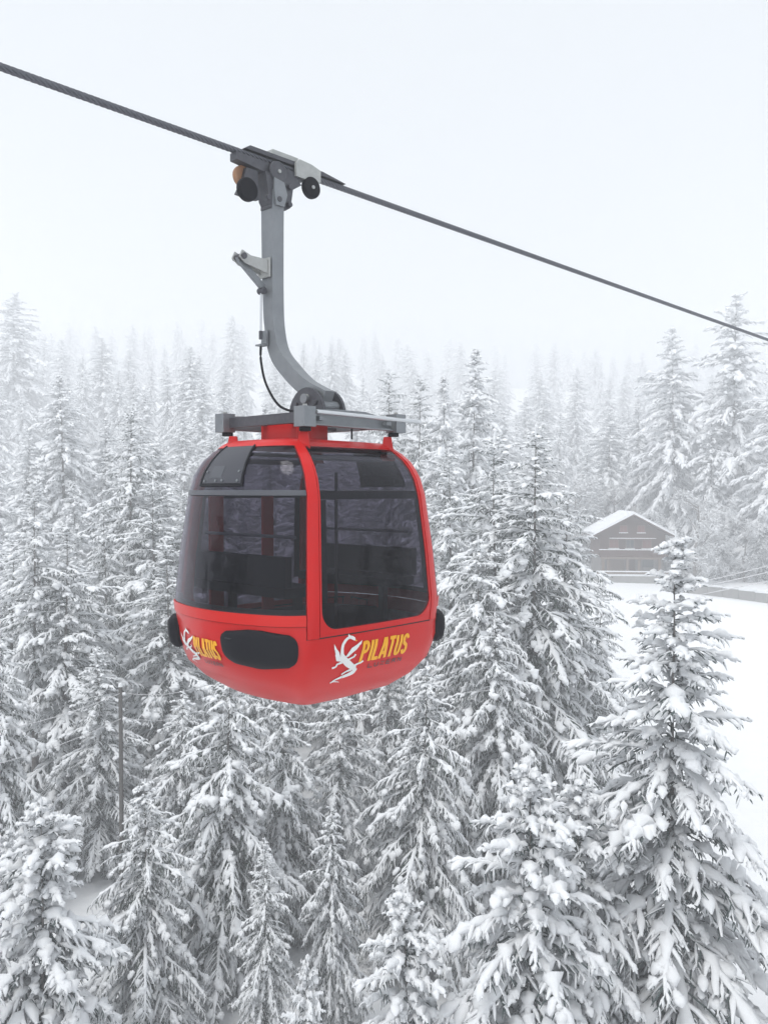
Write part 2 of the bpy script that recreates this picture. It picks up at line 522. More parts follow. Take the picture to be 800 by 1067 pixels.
# around the chalet
tip('U', 764, 308, 122, 1.2, 'huge foggy fir at the right, crossed by the rope')
tip('U', 704, 342, 126, 1.1, 'dark tall fir rising behind the chalet roof')
tip('U', 808, 372, 110, 1.2, 'tall fir cut by the right edge above the wires')
tip('T', 668, 415, 134, 1.1, 'spruce behind the gable of the chalet')
tip('T', 742, 420, 119, 1.1, 'spruce between the two tall firs at the right')
tip('B', 730, 476, 103, 1.15, 'pale leafless tree furred with frost right of the chalet')
tip('B', 778, 515, 105, 1.1, 'smaller frosted leafless tree above the wires at the right')
tip('B', 600, 468, 122, 1.2, 'frosted leafless tree left of the chalet roof')
tip('B', 640, 478, 130, 1.2, 'frosted leafless tree behind the chalet gable')
tip('B', 570, 455, 134, 1.2, 'frosted leafless tree behind the slim highest tip')

for _k, (_x, _d, _h) in enumerate(((690, 116, 9), (708, 110, 8), (752, 109, 9), (764, 113, 10), (792, 106, 8.5), (822, 102, 9), (742, 114, 11), (668, 121, 9), (600, 121, 9), (618, 124, 10))):
    _wx = (_x - 400) / FPX * _d
    tree('S', _wx, _d, _h, 1.35, _k * 1.3, 'dark understorey spruce beneath the tall firs around the chalet', 'understorey spruces around the chalet')

# the wood goes on to both sides of the viewpoint; it shows only in the glass and paint
for _k in range(18):
    _sd = -1 if _k % 2 else 1
    _x, _y = _sd * (13 + (_k // 2) * 2.6 + (_k * 7 % 5)), -7 + (_k * 11 % 19)
    tree('TSV'[_k % 3], _x, _y, 15 + (_k * 5 % 8), 1.3, _k * .9, 'snowy spruce beside the viewpoint, seen only as a reflection in the cabin glass', 'spruces reflected in the cabin glass')

# the wood beyond, row after row up the slope
def scatter(rows, rng, group, label, xlo=-30, xhi=830):
    for depth, step, hlo, hhi in rows:
        x = xlo + rng.uniform(0, step)
        while x < xhi:
            dd = depth + rng.uniform(-.06, .06) * depth
            wx = (x - 400) / FPX * dd
            if not (wx > 8 and dd < 116):
                tree(rng.choice('TTUUT') if dd > 60 else rng.choice('SWVV'), wx, dd, rng.uniform(hlo, hhi), rng.uniform(1.0, 1.45), rng.uniform(0, 6.28), label, group)
            x += step * rng.uniform(.7, 1.35)
rng = random.Random(12)
scatter([(43, 85, 10, 13), (52, 75, 12, 15.5), (64, 70, 13, 18)], rng, 'spruces packed between the nearer trees',
        'snowy spruce deep in the stand, mostly covered by nearer trees', xhi=470)
scatter([(86, 64, 14, 18), (108, 62, 14, 18), (135, 64, 14, 18)], rng, 'grey spruces on the lower slope', 'greyish spruce on the lower slope with only its top showing')
scatter([(155, 60, 15, 19), (172, 62, 16, 20), (195, 56, 16, 20), (235, 54, 17, 22), (290, 50, 19, 26), (340, 46, 20, 28), (395, 42, 20, 29), (450, 40, 20, 30)],
        rng, 'trees lost in the fog up the slope', 'conifer fading into the fog high on the slope')

scatter([(140, 52, 16, 21), (180, 50, 18, 23), (235, 48, 19, 25)], rng, 'trees lost in the fog up the slope', 'conifer fading into the fog high on the slope', xlo=500)

# ------------------------------------------------------------------ haze
def box_np(x0, x1, y0, y1, z0, z1):
    V = [(x, y, z) for z in (z0, z1) for y in (y0, y1) for x in (x0, x1)]
    F = [(0, 2, 3, 1), (4, 5, 7, 6), (0, 1, 5, 4), (2, 6, 7, 3), (0, 4, 6, 2), (1, 3, 7, 5)]
    return V, F
HAZE = .0041
mh = bpy.data.materials.new('haze')
mh.use_nodes = True
mh.node_tree.nodes.clear()
pv = mh.node_tree.nodes.new('ShaderNodeVolumePrincipled')
pv.inputs['Color'].default_value = (.97, .98, 1.0, 1)
pv.inputs['Density'].default_value = HAZE
pv.inputs['Anisotropy'].default_value = .1
ou = mh.node_tree.nodes.new('ShaderNodeOutputMaterial')
mh.node_tree.links.new(pv.outputs[0], ou.inputs['Volume'])
top = max(z for z in TIPS) + 1.0
hz = link('haze', np_mesh('haze', [box_np(-302, 302, -62, 482, float(GV[:, 2].min()) - 1, max(top, float(GV[:, 2].max()) + 1))], smooth=False), None, mh)
tag(hz, 'pale even winter fog filling the whole valley', 'fog', kind='stuff')

# ------------------------------------------------------------------ mesh helpers for built things
def bm_link(name, bm, m, parent=None, smooth=False, bevel=0.0, rot=None, loc=None):
    if bevel:
        bmesh.ops.bevel(bm, geom=[e for e in bm.edges if e.is_manifold and e.calc_face_angle(0) > .5], offset=bevel, segments=2, profile=.6, affect='EDGES')
    bmesh.ops.recalc_face_normals(bm, faces=bm.faces)
    me = bpy.data.meshes.new(name)
    bm.to_mesh(me); bm.free()
    if smooth:
        me.polygons.foreach_set('use_smooth', np.full(len(me.polygons), True))
    o = link(name, me, parent, m)
    if loc is not None: o.location = loc
    if rot is not None: o.rotation_euler = rot
    return o

def add_box(bm, x0, x1, y0, y1, z0, z1):
    V, F = box_np(x0, x1, y0, y1, z0, z1)
    vs_ = [bm.verts.new(v) for v in V]
    for f in F: bm.faces.new([vs_[k] for k in f])

def box(name, x0, x1, y0, y1, z0, z1, m, parent=None, bevel=.004):
    bm = bmesh.new(); add_box(bm, x0, x1, y0, y1, z0, z1)
    return bm_link(name, bm, m, parent, bevel=bevel)

def add_cyl(bm, a, b, r, n=20, r2=None):
    a, b = Vector(a), Vector(b)
    d = b - a
    q = d.to_track_quat('Z', 'Y').to_matrix().to_4x4()
    M = Matrix.Translation((a + b) / 2) @ q
    bmesh.ops.create_cone(bm, cap_ends=True, segments=n, radius1=r, radius2=r if r2 is None else r2, depth=d.length, matrix=M)

def cyl(name, a, b, r, m, parent=None, n=20, bevel=.003, r2=None):
    bm = bmesh.new(); add_cyl(bm, a, b, r, n, r2)
    o = bm_link(name, bm, m, parent, bevel=bevel)
    return o

def prism(name, pts, axis, c0, c1, m, parent=None, bevel=.003):
    """polygon pts in the plane across `axis` ('x': pts are (y,z); 'y': pts are (x,z)), extruded from c0 to c1"""
    bm = bmesh.new()
    def P(p, c): return (c, p[0], p[1]) if axis == 'x' else (p[0], c, p[1])
    A = [bm.verts.new(P(p, c0)) for p in pts]; B = [bm.verts.new(P(p, c1)) for p in pts]
    bm.faces.new(A); bm.faces.new(B[::-1])
    n = len(pts)
    for k in range(n): bm.faces.new([A[k], B[k], B[(k + 1) % n], A[(k + 1) % n]])
    return bm_link(name, bm, m, parent, bevel=bevel)

def sweep(name, pts, r, m, parent=None, sides=10):
    P = np.array(pts, float)[None]
    rr = np.full((1, P.shape[1]), r) if np.isscalar(r) else np.array(r, float)[None]
    V, F = tubes(P, rr, sides=sides)
    me = np_mesh(name, [(V, F)])
    return link(name, me, parent, m)

# ------------------------------------------------------------------ the gondola
M_RED = mat('red_paint', (.64, .011, .009), .38, coat=.2, noise=(2.2, .9, (.56, .008, .009)), spec=.2, bump=(1.6, .06, .02))
M_TRIM = mat('red_trim', (.64, .018, .014), .42, coat=.15, spec=.2)
M_BLACK = mat('black_rubber', (.006, .006, .010), .6, noise=(30, .8, (.012, .012, .016)), spec=.15)
M_FRIT = mat('dark_edge', (.016, .016, .02), .35)
M_GREYTRIM = mat('grey_rail', (.075, .08, .095), .45)
M_SEAM = mat('seam_gap', (.03, .008, .008), .8)
M_STEEL = mat('galvanised_steel', (.20, .215, .235), .5, metal=.5, noise=(6, .8, (.30, .315, .33)), bump=(40, .15, .004))
M_STEEL_D = mat('dark_cast_steel', (.055, .058, .07), .5, metal=.5, noise=(14, .8, (.13, .13, .145)), bump=(35, .3, .004))
M_STEEL_L = mat('bright_clamp', (.34, .35, .345), .5, metal=.2, noise=(16, .7, (.50, .51, .50)))
M_TUBE = mat('bright_tube', (.66, .68, .70), .28, metal=.85)
M_ORANGE = mat('worn_orange_roller', (.42, .20, .09), .6, noise=(25, .6, (.30, .17, .11)))
M_WHITE = mat('white_film', (.85, .85, .84), .45)
M_YELL = mat('amber_film', (.95, .44, .008), .45)
M_DGREY = mat('grey_film', (.10, .055, .055), .5)
M_SEAT = mat('seat_cover', (.014, .015, .026), .8, spec=.2)
M_INNER = mat('inner_lining', (.05, .05, .055), .75, spec=.2)
mg = bpy.data.materials.new('tinted_glass'); mg.use_nodes = True
nt = mg.node_tree; nt.nodes.clear()
tr_ = nt.nodes.new('ShaderNodeBsdfTransparent'); tr_.inputs[0].default_value = (.55, .54, .585, 1)
gl_ = nt.nodes.new('ShaderNodeBsdfGlossy'); gl_.inputs['Roughness'].default_value = .03; gl_.inputs[0].default_value = (.9, .9, .95, 1)
mx_ = nt.nodes.new('ShaderNodeMixShader'); og_ = nt.nodes.new('ShaderNodeOutputMaterial')
lw_ = nt.nodes.new('ShaderNodeLayerWeight'); lw_.inputs[0].default_value = .5
p5_ = nt.nodes.new('ShaderNodeMath'); p5_.operation = 'POWER'; p5_.inputs[1].default_value = 4.0
ma_ = nt.nodes.new('ShaderNodeMath'); ma_.operation = 'MULTIPLY_ADD'; ma_.inputs[1].default_value = .5; ma_.inputs[2].default_value = .016
nt.links.new(lw_.outputs['Facing'], p5_.inputs[0]); nt.links.new(p5_.outputs[0], ma_.inputs[0])
nt.links.new(ma_.outputs[0], mx_.inputs[0]); nt.links.new(tr_.outputs[0], mx_.inputs[1]); nt.links.new(gl_.outputs[0], mx_.inputs[2])
nt.links.new(mx_.outputs[0], og_.inputs[0])
M_GLASS = mg

ANG = R(47)
CX, CY = -.70, 7.99
ZB = EYE_Z - 1.75                     # lowest point of the cabin
gon = empty('gondola', (CX, CY, ZB), ANG)
tag(gon, 'red cable car cabin with tinted windows hanging from the thick steel rope', 'gondola')

KZ = [-.15, -.12, -.06, .05, .20, .42, .75, 1.2, 1.70, 1.88, 2.00, 2.09, 2.15, 2.18]
KI = [.72, .50, .34, .20, .09, .025, .0, .032, .082, .10, .125, .163, .208, .243]
KD = [.02, .05, .08, .11, .17, .235, .25, .225, .175, .14, .10, .06, .03, .02]
KQ = [.72, .50, .34, .20, .09, .025, .0, .032, .082, .132, .212, .312, .402, .452]      # the door sides lean in more under the roof
HB = .888
def prof(Z):
    ins = float(np.interp(Z, KZ, KI)); dx = float(np.interp(Z, KZ, KD))
    return HB - ins, HB - float(np.interp(Z, KZ, KQ)), dx, .03
RC = .22
def surf(face, s, Z):
    """point on the cabin skin. 'D' door face (y<0), s along +x; 'E' end face (x<0), s along +y; |s|=1 is the middle of a rounded corner"""
    if face == 'E' and abs(s) > 1:                 # past the corner: carry on along the door side
        x_ = abs(s) - 1
        if s < 0: return surf('D', -(1 - x_), Z)
        q = surf('D', 1 - x_, Z)
        return Vector((-q.x, -q.y, q.z))
    bx, by, dx, dy = prof(Z)
    r = min(float(np.interp(Z, [-.15, .35, .62], [.09, .13, RC])), .5 * bx)
    b = bx if face == 'D' else by
    s0 = 1 - r / b
    bul_d = lambda t: dy * (1 - t * t)
    bul_e = lambda t: dx * (1 - t * t)
    if abs(s) <= s0:
        if face == 'D': return Vector((s * bx, -by - bul_d(s), Z))
        return Vector((-bx - bul_e(s), s * by, Z))
    sg = 1 if s > 0 else -1
    t = (abs(s) - s0) / (1 - s0) * .5
    if face == 'D':
        A = Vector((sg * s0 * bx, -by - bul_d(s0), Z)); B = Vector((sg * (bx + bul_e(s0)), -s0 * by, Z))
        C = Vector((sg * (bx + bul_e(1) + .01), -by - .005, Z))
    else:
        A = Vector((-bx - bul_e(s0), sg * s0 * by, Z)); B = Vector((-s0 * bx, sg * (by + bul_d(s0)), Z))
        C = Vector((-bx - bul_e(1) - .01, sg * (by + .005), Z))
    return A * (1 - t) ** 2 + C * 2 * t * (1 - t) + B * t * t

def skin(face, s, Z, off=0.0):
    p = surf(face, s, Z)
    if off:
        e = .004
        lim = 1.3 if face == 'E' else 1
        s1, s2 = max(-lim, s - e), min(lim, s + e)
        du = surf(face, s2, Z) - surf(face, s1, Z)
        z1, z2 = max(-.15, Z - .006), min(2.18, Z + .006)
        dv = surf(face, s, z2) - surf(face, s, z1)
        n = du.cross(dv)
        if face == 'E': n = -n
        n.normalize()
        p = p + n * off
    return p

def patch(name, face, rows, m, parent, ns=10, off=0.0, th=.012, rot180=False, pillow=0.0, mesh=None):
    """rows: list of (Z, s0, s1). A plate of thickness th whose outer side lies `off` outside the skin."""
    bm = bmesh.new()
    nr = len(rows)
    out, inn = [], []
    for r, (Z, a, b) in enumerate(rows):
        ro, ri = [], []
        for k in range(ns + 1):
            f = k / ns
            s = a + (b - a) * f
            v = r / (nr - 1)
            pil = pillow * (max(0, 1 - abs(2 * f - 1) ** 4) * max(0, 1 - abs(2 * v - 1) ** 4)) if pillow else 0
            ro.append(bm.verts.new(skin(face, s, Z, off + pil)))
            ri.append(bm.verts.new(skin(face, s, Z, off - th)))
        out.append(ro); inn.append(ri)
    def quad(a, b, c, d):
        try: bm.faces.new((a, b, c, d))
        except ValueError: pass
    for r in range(nr - 1):
        for k in range(ns):
            quad(out[r][k], out[r][k + 1], out[r + 1][k + 1], out[r + 1][k])
            quad(inn[r][k], inn[r + 1][k], inn[r + 1][k + 1], inn[r][k + 1])
        quad(out[r][0], out[r + 1][0], inn[r + 1][0], inn[r][0])
        quad(out[r][ns], inn[r][ns], inn[r + 1][ns], out[r + 1][ns])
    for k in range(ns):
        quad(out[0][k], inn[0][k], inn[0][k + 1], out[0][k + 1])
        quad(out[-1][k], out[-1][k + 1], inn[-1][k + 1], inn[-1][k])
    bmesh.ops.remove_doubles(bm, verts=bm.verts, dist=1e-5)
    o = bm_link(name, bm, m, parent, smooth=True)
    try:
        o.data.set_sharp_from_angle(angle=R(35))
    except Exception:
        pass
    if rot180: o.rotation_euler = (0, 0, math.pi)
    return o

def lin(a, b, n): return [a + (b - a) * k / (n - 1) for k in range(n)]

# shell below the windows: one closed skin all round, with the belly
bm = bmesh.new()
zr = [-.148, -.138, -.12, -.09, -.06, -.01, .05, .12, .20, .30, .42, .50, .555]
rings = []
for Z in zr:
    ring = []
    for face, sg in (('D', 1), ('Eo', 1), ('D', -1), ('E', -1)):
        for k in range(24):
            s = -1 + 2 * k / 24
            if face == 'D' and sg == 1: p = surf('D', s, Z)
            elif face == 'Eo': q = surf('E', -s, Z); p = Vector((-q.x, -q.y, q.z))
            elif face == 'D': q = surf('D', s, Z); p = Vector((-q.x, -q.y, q.z))
            else: p = surf('E', -s, Z)
            ring.append(bm.verts.new(p))
    rings.append(ring)
n = len(rings[0])
for a, b in zip(rings, rings[1:]):
    for k in range(n): bm.faces.new((a[k], a[(k + 1) % n], b[(k + 1) % n], b[k]))
bm.faces.new(rings[0][::-1])
shell = bm_link('lower_shell', bm, M_RED, gon, smooth=True)
# floor inside, just under the sill
bm = bmesh.new()
fl = [bm.verts.new(v.co.lerp(Vector((0, 0, v.co.z)), .03) + Vector((0, 0, 0))) for v in []]
pts = []
for face in range(4):
    for k in range(12):
        s = -1 + 2 * k / 12
        q = surf('D' if face % 2 == 0 else 'E', s if face % 2 == 0 else -s, .54)
        if face in (1, 2): q = Vector((-q.x, -q.y, q.z))
        pts.append(Vector((q.x * .975, q.y * .975, .54)))
A = [bm.verts.new(p) for p in pts]; B = [bm.verts.new(p - Vector((0, 0, .03))) for p in pts]
bm.faces.new(A); bm.faces.new(B[::-1])
for k in range(len(A)): bm.faces.new((A[k], B[k], B[(k + 1) % len(A)], A[(k + 1) % len(A)]))
bm_link('floor_panel', bm, M_INNER, gon)

PD, PE = .785, 1.085                       # where the corner pillars end on the door and end faces
ZT = 2.155
for half in (False, True):
    # corner pillars (each wraps round a corner)
    for cor in (-1, 1):
        patch('corner_pillar', 'D', [(Z, *sorted((cor * PD, cor * (2 - PE - .003)))) for Z in lin(.56, ZT, 22)], M_RED, gon, ns=6, off=.009, th=.04, rot180=half)
    # door
    W0 = .755                               # half width of the glazed opening in s
    zwb, rc = .615, .17                    # bottom of the glass and radius of its lower corners
    def sw(Z):
        if Z >= zwb + rc: return W0
        h = max(0.0, (zwb + rc - Z) / rc)
        if h >= 1: return None
        return W0 - (rc / HB) * (1 - math.sqrt(1 - h * h))
    zd = [.565, .59, .614] + [zwb + rc * (1 - math.cos(a)) for a in lin(.06, math.pi / 2, 9)] + lin(.95, 2.115, 14)
    zd = sorted(zd)
    rowsL, rowsR, rowsG = [], [], []
    for Z in zd:
        w = sw(Z)
        edge = PD - .012
        rowsL.append((Z, -edge, -(w if w is not None else 0.0)))
        rowsR.append((Z, (w if w is not None else 0.0), edge))
        if w is not None: rowsG.append((Z, -w + .004, w - .004))
    bar = patch('door', 'D', rowsL, M_RED, gon, ns=6, off=.004, th=.03, rot180=half)
    sib = patch('door_frame', 'D', rowsR, M_RED, bar, ns=6, off=.004, th=.03)
    patch('window', 'D', rowsG, M_GLASS, bar, ns=12, off=-.002, th=.006)
    # dark printed edge and crossbar behind the glass
    patch('crossbar', 'D', [(Z, -W0 + .01, W0 - .01) for Z in lin(1.675, 1.745, 3)], M_FRIT, bar, ns=10, off=-.014, th=.02)
    patch('dark_edge', 'D', [(Z, -W0 + .004, -W0 + .085) for Z in lin(.84, 1.67, 8)], M_FRIT, bar, ns=2, off=-.012, th=.004)
    patch('dark_edge', 'D', [(Z, W0 - .06, W0 - .004) for Z in lin(.84, 1.67, 8)], M_FRIT, bar, ns=2, off=-.012, th=.004)
    patch('dark_edge', 'D', [(Z, -W0 + .004, W0 - .004) for Z in lin(2.085, 2.112, 3)], M_FRIT, bar, ns=10, off=-.012, th=.004)
    patch('lamp_strip', 'D', [(Z, -W0 + .08, W0 - .32) for Z in lin(2.035, 2.07, 3)], M_STEEL, bar, ns=8, off=-.03, th=.02)
    # end of the cabin
    e = PE - .006
    patch('end_window', 'E', [(Z, -e, e) for Z in lin(.765, 1.70, 12)], M_GLASS, gon, ns=20, off=.0, th=.006, rot180=half)
    patch('grey_rail', 'E', [(Z, -e, e) for Z in lin(1.705, 1.748, 3)], M_GREYTRIM, gon, ns=20, off=.006, th=.03, rot180=half)
    up = patch('upper_glazing', 'E', [(Z, -e, e) for Z in lin(1.752, 2.125, 10)], M_GLASS, gon, ns=20, off=.0, th=.006, rot180=half)
    patch('window_seal', 'E', [(Z, -e, e) for Z in lin(.757, .80, 3)], M_FRIT, gon, ns=20, off=-.004, th=.02, rot180=half)
    tb = patch('sill_band', 'E', [(Z, -e, e) for Z in lin(.668, .756, 5)], M_TRIM, gon, ns=20, off=.010, th=.03, rot180=half)
    patch('end_panel', 'E', [(Z, -e, e) for Z in lin(.545, .662, 4)], M_RED, gon, ns=20, off=.002, th=.03, rot180=half)
    # vent hatch in the upper glazing, with its frame and screws
    h0, h1, hz0, hz1 = -.30, .46, 1.79, 2.118
    M_HATCH = mat('hatch_plastic', (.045, .047, .06), .42)
    hat = patch('vent_hatch', 'E', [(Z, h0 + .02, h1 - .02) for Z in lin(hz0 + .015, hz1, 8)], M_HATCH, gon, ns=10, off=.012, th=.012, rot180=half)
    for a, b in ((h0 - .012, h0 + .016), (h1 - .016, h1 + .012)):
        patch('hatch_seal', 'E', [(Z, a, b) for Z in lin(hz0, hz1 + .008, 8)], M_BLACK, hat, ns=2, off=.017, th=.017)
    patch('hatch_seal', 'E', [(Z, h0 - .012, h1 + .012) for Z in lin(hz0 - .012, hz0 + .012, 2)], M_BLACK, hat, ns=10, off=.0175, th=.017)
    patch('hatch_pane', 'E', [(Z, .06, .30) for Z in lin(1.85, 1.95, 3)], M_GREYTRIM, hat, ns=4, off=.0145, th=.004)
    for s, Z in ((h0 + .07, 1.90), (h0 + .07, 1.825), (h1 - .07, 1.90), (h1 - .07, 1.825), (.03, 1.828), (.15, 1.826)):
        a = skin('E', s, Z, .012); b = skin('E', s, Z, .021)
        cyl('screw', a, b, .011, M_STEEL, hat, n=10, bevel=0)
    # bumpers: a wide one by the near corner and a narrow one wrapped round the other
    def bump_rows(sa, sb, za, zb_, pw_=3.2, n=12):
        rows = []
        for k in range(n):
            v = -1 + 2 * k / (n - 1)
            Z = za + (zb_ - za) * (v + 1) / 2
            w = (1 - min(.999, abs(v)) ** pw_) ** (1 / pw_)
            c, hw = (sa + sb) / 2, (sb - sa) / 2
            sh = .08 * (1 - (v + 1) / 2) * hw
            rows.append((Z, c - hw * w + sh * .4, c + hw * w - sh * 1.6))
        return rows
    bpo = patch('bumper', 'E', bump_rows(-1.0, -.17, .315, .630), M_BLACK, gon, ns=16, off=.022, th=.05, rot180=half, pillow=.03)
    patch('bumper_groove', 'E', [(Z, -.80, -.28) for Z in lin(.545, .556, 2)], M_FRIT, bpo, ns=12, off=.046, th=.02)
    patch('bumper', 'E', bump_rows(.72, 1.06, .33, .625), M_BLACK, gon, ns=10, off=.03, th=.06, rot180=half, pillow=.055)

# thin dark joint under the doors
for half in (False, True):
    patch('door_joint', 'D', [(Z, -PD, PD) for Z in lin(.553, .566, 2)], M_SEAM, gon, ns=10, off=.0015, th=.01, rot180=half)

# roof: red rim and lid
bm = bmesh.new()
def roof_ring(Z, k_, zz):
    r_ = []
    for face in range(4):
        for k in range(16):
            s = -1 + 2 * k / 16
            fc = 'D' if face % 2 == 0 else 'E'
            q = surf(fc, s if fc == 'D' else -s, Z)
            if face in (1, 2): q = Vector((-q.x, -q.y, q.z))
            r_.append(bm.verts.new((q.x * k_, q.y * k_, zz)))
    return r_
rr_ = [roof_ring(2.12, 1.012, 2.12), roof_ring(2.15, 1.02, 2.152), roof_ring(2.175, 1.01, 2.182), roof_ring(2.18, .8, 2.192), roof_ring(2.18, .3, 2.20)]
low = roof_ring(2.12, .95, 2.118)
rr_ = [low] + rr_
n = len(low)
for a, b in zip(rr_, rr_[1:]):
    for k in range(n): bm.faces.new((a[k], a[(k + 1) % n], b[(k + 1) % n], b[k]))
bm.faces.new(rr_[-1]); bm.faces.new(low[::-1])
roof = bm_link('roof', bm, M_RED, gon, smooth=True)
try: roof.data.set_sharp_from_angle(angle=R(30))
except Exception: pass

# inside: two benches, backrests and grab rails
for sg in (-1, 1):
    st = empty('bench', (0, 0, 0)); st.parent = gon
    x0, x1 = sorted((sg * .40, sg * .80))
    box('seat', x0, x1, -.60, .60, .86, .94, M_SEAT, st, .02)
    bx0, bx1 = sorted((sg * .74, sg * .81))
    box('backrest', bx0, bx1, -.62, .62, .95, 1.20, M_SEAT, st, .02)
    for yy in (-.45, .45):
        a, b = sorted((sg * .5, sg * .56))
        box('leg', a, b, yy - .03, yy + .03, .545, .86, M_INNER, st, .005)
    cyl('grab_rail', (sg * .70, -.62, 1.36), (sg * .70, .62, 1.36), .014, M_STEEL, gon, 10, 0)
for xx, w_ in ((.13, .065), (-.49, .075)):
    box('inner_post', xx - w_, xx + w_, .735, .765, .56, 1.70, M_RED, gon, .01)
cyl('grab_pole', (-.20, -.58, .545), (-.20, -.58, 1.9), .014, M_FRIT, gon, 10, 0)

# roof frame of the hanger
F0, F1 = 2.30, 2.44
rf = empty('roof_frame', (0, 0, 0)); rf.parent = gon
for yy in (-.53, .53):
    prism('side_beam', [(-.47, F0), (.60, F0 - .005), (.60, F0 + .09), (.2, F1 + .01), (-.15, F1 + .01), (-.47, F1 - .01)], 'y', yy - .012, yy + .012, M_STEEL, rf)
    prism('side_beam', [(-.47, F0), (.60, F0 - .005), (.60, F0 + .012), (-.47, F0 + .012)], 'y', yy - .05, yy - .0125, M_STEEL, rf, 0)
for xx in (-.50, .55):
    box('cross_beam', xx - .03, xx + .03, -.53, .53, F0 + .02, F1 - .03, M_STEEL_D if xx < 0 else M_STEEL, rf)
for xx, yy in ((-.53, -.55), (-.53, .55), (.60, -.55), (.60, .55)):
    box('corner_block', xx - .065, xx + .065, yy - .065, yy + .065, F0 - .02, F1 + .01, M_STEEL, rf, .006)
    cyl('rubber_mount', (xx * .97, yy * .97, F0 - .055), (xx * .97, yy * .97, F0 - .021), .05, M_BLACK, rf, 16, .005)
    cyl('bolt', (xx, yy, F1 + .011), (xx, yy, F1 + .03), .02, M_STEEL_L, rf, 6, 0)
for xx, yy in ((-.5, -.5), (-.5, .5), (.57, -.5), (.57, .5)):
    bm = bmesh.new(); add_cyl(bm, (xx * .97, yy * .97, 2.02), (xx * .97, yy * .97, F0 - .056), .10, 4, .05)
    bm_link('mount_foot', bm, M_RED, gon, bevel=.006)
box('roof_box', -.34, .02, -.24, .26, 2.195, 2.38, M_RED, gon, .008)
box('center_plate', -.24, .34, -.40, .40, F1 - .085, F1 - .03, M_STEEL, rf, .004)
for yy in (-.20, .20):
    box('long_beam', -.47, .52, yy - .03, yy + .03, F0 + .03, F1 - .0855, M_STEEL_D, rf)
cyl('ski_bar', (-.46, -.615, F1 - .035), (.86, -.615, F1 - .045), .019, M_TUBE, rf, 14, .003)
for xx in (-.38, .45):
    box('bar_clip', xx - .03, xx + .03, -.60, -.543, F0 + .04, F0 + .075, M_STEEL, rf, .003)
box('cable_stub', .05, .062, -.52, -.508, 2.20, F0 - .006, M_BLACK, rf, 0)

# pivot with two half-round cheek plates
QP, ZP = -.10, 2.575
piv = empty('pivot_bracket', (0, 0, 0)); piv.parent = gon
half_round = [(QP + .235 * math.cos(a), ZP - .15 + .255 * math.sin(a)) for a in lin(0, math.pi, 15)]
for x0, x1 in ((-.115, -.085), (.135, .165)):
    prism('cheek_plate', [(QP + .235, F1 - .03)] + half_round + [(QP - .235, F1 - .03)], 'x', x0, x1, M_STEEL_D, piv)
cyl('pivot_pin', (-.15, QP, ZP), (.20, QP, ZP), .045, M_STEEL, piv, 18)
for q, z in ((.13, .0), (-.13, .0), (.0, -.09), (-.02, .06)):
    cyl('bolt', (-.135, QP + q, ZP - .04 + z), (-.116, QP + q, ZP - .04 + z), .022, M_STEEL_L if q == -.02 else M_STEEL_D, piv, 8, 0)
cyl('damper', (-.08, QP - .13, ZP - .07), (.13, QP - .13, ZP - .07), .055, M_STEEL, piv, 18)

# hanger arm: a box section that curves from the pivot out and up to the grip
QG, ZG = .50, 4.87
path = []
ctrl = [Vector((QP - .17, ZP + .0)), Vector((QP + .10, ZP + .12)), Vector((.22, 2.86)), Vector((.40, 3.05)), Vector((.475, 3.32)), Vector((.495, 3.65)), Vector((.50, 4.05)), Vector((.50, 4.50)), Vector((.50, 4.60))]
def crom(P, n):
    out = []
    for k in range(len(P) - 1):
        p0 = P[max(0, k - 1)]; p1 = P[k]; p2 = P[k + 1]; p3 = P[min(len(P) - 1, k + 2)]
        for j in range(n):
            t = j / n
            out.append(.5 * ((2 * p1) + (p2 - p0) * t + (2 * p0 - 5 * p1 + 4 * p2 - p3) * t * t + (3 * p1 - p0 - 3 * p2 + p3) * t ** 3))
    return out + [P[-1]]
path = crom(ctrl, 6)
bm = bmesh.new()
prev = None
for k, c in enumerate(path):
    t = (path[min(k + 1, len(path) - 1)] - path[max(k - 1, 0)]).normalized()
    nrm = Vector((-t.y, t.x))
    f = k / (len(path) - 1)
    hw = np.interp(f, [0, .25, .5, .85, .95, 1], [.07, .075, .07, .083, .090, .075])
    hd = np.interp(f, [0, .3, .9, 1], [.058, .066, .072, .064])
    ring = [bm.verts.new((sx * hd, c.x + nrm.x * hw * sn, c.y + nrm.y * hw * sn)) for sx, sn in ((-1, -1), (1, -1), (1, 1), (-1, 1))]
    if prev:
        for j in range(4): bm.faces.new((prev[j], prev[(j + 1) % 4], ring[(j + 1) % 4], ring[j]))
    else: bm.faces.new(ring[::-1])
    prev = ring
bm.faces.new(prev)
arm = bm_link('hanger_arm', bm, M_STEEL, gon, bevel=.010)
# door lever: bracket, link, rod and bowden cable
lv = empty('door_lever', (0, 0, 0)); lv.parent = gon
box('mount_plate', -.100, -.083, .43, .60, 3.77, 3.95, M_STEEL_L, lv, .002)
brk = [(-.101, 3.80), (-.101, 3.93), (-.30, 3.93), (-.40, 3.965), (-.43, 3.90), (-.36, 3.85)]
prism('bracket', brk, 'y', .45, .465, M_STEEL_L, lv, .003)
prism('bracket', brk, 'y', .56, .575, M_STEEL_L, lv, .003)
cyl('lever_pin', (-.385, .43, 3.91), (-.385, .595, 3.91), .028, M_STEEL_D, lv, 14)
prism('link', [(-.425, 3.90), (-.40, 3.86), (-.15, 3.665), (-.105, 3.64), (-.10, 3.70), (-.36, 3.90)], 'y', .49, .53, M_STEEL, lv, .003)
cyl('joint', (-.125, .47, 3.64), (-.125, .55, 3.64), .032, M_STEEL_D, lv, 14)
sweep('rod', [(-.135, .51, 3.62), (-.138, .51, 3.42), (-.14, .51, 3.24)], .010, M_TUBE, lv, 8)
